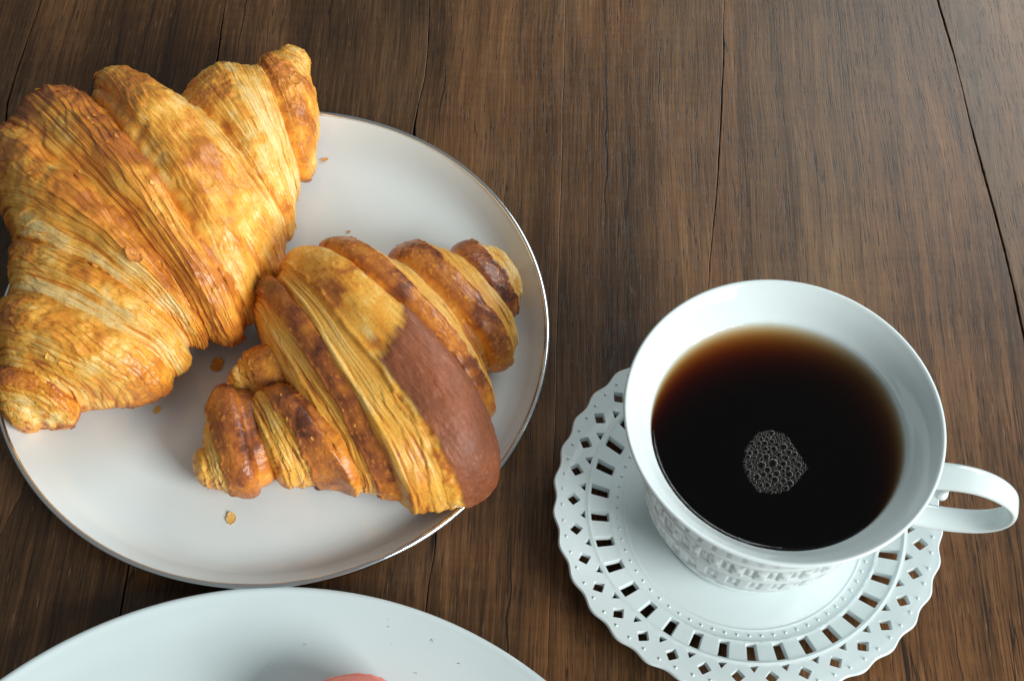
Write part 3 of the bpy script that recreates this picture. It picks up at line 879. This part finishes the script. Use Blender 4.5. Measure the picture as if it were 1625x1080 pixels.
PHI = math.radians(-11.0)
def strap(name, path, hw, ht, parent, steps=14, nsec=36, flat=0.55):
    c = catmull(path, steps)                      # columns r, z
    w = np.interp(np.linspace(0, 1, len(c)), np.linspace(0, 1, len(hw)), hw)
    h = np.interp(np.linspace(0, 1, len(c)), np.linspace(0, 1, len(ht)), ht)
    T = np.gradient(c, axis=0); T /= np.linalg.norm(T, axis=1, keepdims=True)
    Nn = np.stack([-T[:, 1], T[:, 0]], -1)
    a = np.linspace(0, 2 * math.pi, nsec, endpoint=False)
    sx = np.sign(np.cos(a)) * np.abs(np.cos(a)) ** flat; sy = np.sign(np.sin(a)) * np.abs(np.sin(a)) ** 0.9
    rr = c[:, 0:1] + Nn[:, 0:1] * h[:, None] * sy; z = c[:, 1:2] + Nn[:, 1:2] * h[:, None] * sy
    tt = w[:, None] * sx[None, :]
    x = rr * math.cos(PHI) - tt * math.sin(PHI); y = rr * math.sin(PHI) + tt * math.cos(PHI)
    P = np.stack([x, y, z - 0.0062], -1)
    f = [tuple(q) for q in grid_faces(len(c), nsec, True, True)]
    f += [tuple(range(nsec)), tuple(range((len(c) - 1) * nsec + nsec - 1, (len(c) - 1) * nsec - 1, -1))]
    me = mesh(name, P.reshape(-1, 3), f, True, 50)
    bm = bmesh.new(); bm.from_mesh(me); bmesh.ops.recalc_face_normals(bm, faces=bm.faces); bm.to_mesh(me); bm.free()
    o = link(name, me, M['china']); o.parent = parent
    return o
handle = strap('handle', [(0.0440, 0.0630), (0.0500, 0.0665), (0.0580, 0.0705), (0.0690, 0.0718), (0.0785, 0.0685), (0.0852, 0.0615), (0.0864, 0.0530), (0.0825, 0.0455), (0.0740, 0.0405), (0.0600, 0.0380), (0.0420, 0.0390)],
               [0.0062, 0.0058, 0.0052, 0.0050, 0.0048, 0.0046, 0.0045, 0.0045, 0.0046, 0.0048, 0.0050], [0.0019, 0.0018, 0.0017, 0.0016, 0.0016, 0.0016, 0.0016, 0.0017, 0.0018], cup)
strap('scroll', [(0.0640, 0.0705), (0.0612, 0.0675), (0.0598, 0.0635), (0.0600, 0.0600), (0.0620, 0.0585)],
      [0.0035, 0.0036, 0.0034, 0.0030], [0.0010, 0.0017, 0.0021, 0.0021], handle, nsec=24, flat=0.8)

# ------------------------------------------------------------------ tea and foam
TZ = 0.0766
tea = empty('tea', (SX, SY, 0.0165))
tag(tea, 'dark brown black tea filling the white teacup almost to the lip', 'tea')
ip = inner_p[inner_p[:, 1] + 0.0062 < TZ - 0.0005]
surf = [(0.0001, TZ), (0.030, TZ), (0.040, TZ), (0.0418, TZ + 0.00004), (0.0427, TZ + 0.0002), (0.0433, TZ + 0.0006), (0.0436, TZ + 0.0010), (0.0441, TZ + 0.0010)]
prof = surf + [(min(0.0443, r + 0.0005), z + 0.0062 - 0.0003) for r, z in ip]
prof = np.array(prof); prof[:, 1] -= 0.0165
o = link('liquid', lathe('liquid', prof, 160), M['tea']); o.parent = tea
bm = bmesh.new(); bm.from_mesh(o.data); bmesh.ops.recalc_face_normals(bm, faces=bm.faces); bm.to_mesh(o.data); bm.free()

foam = empty('foam_patch', (0.091, 0.2045, TZ))
tag(foam, 'small patch of clear foam bubbles floating on the dark tea', 'foam')
HULL = np.array([[89.1, 216.3], [84.7, 214.4], [80.9, 208.3], [80.0, 202.8], [81.7, 197.7], [84.2, 193.7], [90.9, 193.3], [95.3, 195.6], [98.3, 199.2], [101.2, 202.8], [99.2, 206.7], [96.4, 212.5], [94.0, 215.3]])
def dome(seg=14, ring=6):
    v, f = [], []
    for i in range(ring):
        p = (i / ring) * math.pi / 2
        for j in range(seg):
            q = j * 2 * math.pi / seg
            v.append((math.cos(p) * math.cos(q), math.cos(p) * math.sin(q), math.sin(p)))
    v.append((0, 0, 1))
    for i in range(ring - 1):
        for j in range(seg):
            f.append((i * seg + j, i * seg + (j + 1) % seg, (i + 1) * seg + (j + 1) % seg, (i + 1) * seg + j))
    for j in range(seg):
        f.append(((ring - 1) * seg + j, (ring - 1) * seg + (j + 1) % seg, len(v) - 1))
    return v, f
dv, df = dome()
dome_me = mesh('bubble', dv, df); dome_me.materials.append(M['film'])
g = random.Random(5)
placed = []
cx0, cy0 = HULL.mean(0)
def try_fill(rmin, rmax, tries, limit):
    for _ in range(tries):
        if len(placed) >= limit: return
        x, y = g.uniform(79, 103), g.uniform(192, 217)
        if not inpoly(np.array([x]), np.array([y]), HULL)[0]: continue
        dc = math.hypot((x - cx0) / 11, (y - cy0) / 11)
        r = g.uniform(rmin, rmax) * (1.05 - 0.40 * min(1, dc))
        if all(math.hypot(x - a, y - b) > (r + c) * 0.93 for a, b, c in placed):
            placed.append((x, y, r))
try_fill(1.25, 1.6, 700, 16)
try_fill(1.0, 1.25, 1500, 44)
try_fill(0.7, 1.0, 5000, 110)
try_fill(0.45, 0.65, 6000, 200)
try_fill(0.3, 0.45, 6000, 270)
nbig = len(placed)
EDGE = [(54.9, 193.0, 0.8), (55.9, 191.6, 0.55), (93.7, 257.9, 0.6), (94.6, 257.7, 0.4), (92.9, 258.1, 0.35), (113.0, 254.0, 0.4)]
for x, y, r in placed + EDGE:
    o = bpy.data.objects.new('bubble', dome_me); col.objects.link(o); o.parent = foam
    o.location = (x / 1000 - 0.091, y / 1000 - 0.2045, -0.00002 + (0.0003 if r < 0.81 and y > 230 else 0)); o.scale = (r / 1000,) * 3
placed2 = list(placed)
fv, ff = [], []
for _ in range(16000):
    x, y = g.uniform(79, 103), g.uniform(192, 217)
    sc_ = 1.03
    if not inpoly(np.array([(x - cx0) / sc_ + cx0]), np.array([(y - cy0) / sc_ + cy0]), HULL)[0]: continue
    r = g.uniform(0.12, 0.26)
    if any(math.hypot(x - a, y - b) < (r + c) * 0.9 for a, b, c in placed2): continue
    placed2.append((x, y, r))
    b0 = len(fv)
    fv += [(x / 1000 - 0.091 + p[0] * r / 1000, y / 1000 - 0.2045 + p[1] * r / 1000, p[2] * r / 1000) for p in dv]
    ff += [tuple(i + b0 for i in q) for q in df]
    if len(placed2) - nbig > 260: break
o = link('fine_froth', mesh('fine_froth', fv, ff), M['film']); o.parent = foam; o['kind'] = 'stuff'

# ------------------------------------------------------------------ macaron and droplets on the near plate
mx, my, mr = -0.0482, 0.1185, 0.0225
mz = plate2_z(mx, my) + 0.0004
mac = empty('macaron', (mx, my, mz))
tag(mac, 'coral pink macaron shell cut off by the lower picture edge', 'macaron')
def shell(flip):
    p = [(0.0001, 0.0125), (0.35 * mr, 0.0122), (0.65 * mr, 0.0110), (0.85 * mr, 0.0085), (0.955 * mr, 0.0055), (0.96 * mr, 0.0040),
         (1.02 * mr, 0.0034), (1.03 * mr, 0.0016), (0.98 * mr, 0.0002), (0.6 * mr, 0.0), (0.0001, 0.0)]
    pr = catmull(p, 6)
    n = 128; a = np.linspace(0, 2 * math.pi, n, endpoint=False)
    R = np.repeat(pr[:, 0:1], n, 1); Zc = np.repeat(pr[:, 1:2], n, 1)
    foot_m = np.exp(-((Zc - 0.0018) / 0.0014) ** 2) * (R > 0.9 * mr)
    R = R + 0.0011 * foot_m * (fbm(a * 14, Zc * 900, 2, 2) - 0.5) * 2
    v = np.stack([R * np.cos(a), R * np.sin(a), Zc], -1).reshape(-1, 3)
    if flip: v = v * np.array([1, 1, -1])
    return mesh('shell', v, grid_faces(len(pr), n, True, flip))
o = link('shell', shell(True), M['shell']); o.parent = mac; o.location = (0, 0, 0.0125)
o = link('filling', lathe('filling', catmull([(0.0001, 0.0), (0.85 * mr, 0.0), (0.95 * mr, 0.0018), (0.85 * mr, 0.0037), (0.0001, 0.0037)], 5), 96), M['cream']); o.parent = mac; o.location = (0, 0, 0.0124)
o = link('shell', shell(False), M['shell']); o.parent = mac; o.location = (0, 0, 0.0160)

DROPS = [(-0.055, 0.1702, 0.5), (-0.0362, 0.1703, 0.4), (-0.0405, 0.1629, 0.5), (-0.029, 0.1634, 0.6), (-0.0241, 0.1584, 1.0), (-0.0194, 0.161, 0.4),
         (-0.0391, 0.1573, 0.45), (-0.0702, 0.1559, 0.7), (-0.0823, 0.1484, 0.6), (-0.0142, 0.1506, 0.7), (-0.0295, 0.1472, 0.7), (-0.0405, 0.1655, 0.35)]
dd = mesh('water_droplet', np.array(dv) * np.array([1, 1, 0.55]), df + [tuple(range(13, -1, -1))]); dd.materials.append(M['water'])
DL = ['tiny clear droplet high on the large rimless plate, leftmost near its rim', 'tiny clear droplet close to the upper rim of the rimless plate',
      'tiny clear droplet up and right of the macaron', 'tiny clear droplet left of the biggest droplet on the rimless plate',
      'biggest clear water droplet on the rimless plate, right of the macaron', 'tiny clear droplet just right of the biggest droplet',
      'faint clear droplet below the upper right group on the rimless plate', 'small clear droplet above the macaron on its left side',
      'small clear droplet far left of the macaron', 'small clear droplet nearest the right rim of the rimless plate',
      'small clear droplet right beside the macaron at the picture edge', 'faintest clear droplet between the rim and the biggest droplet']
for (x, y, r), lab in zip(DROPS, DL):
    o = bpy.data.objects.new('water_droplet', dd); col.objects.link(o)
    o.location = (x, y, plate2_z(x, y)); o.scale = (r * 0.55 / 1000,) * 3
    tag(o, lab, 'droplet', 'water droplets on the rimless plate')
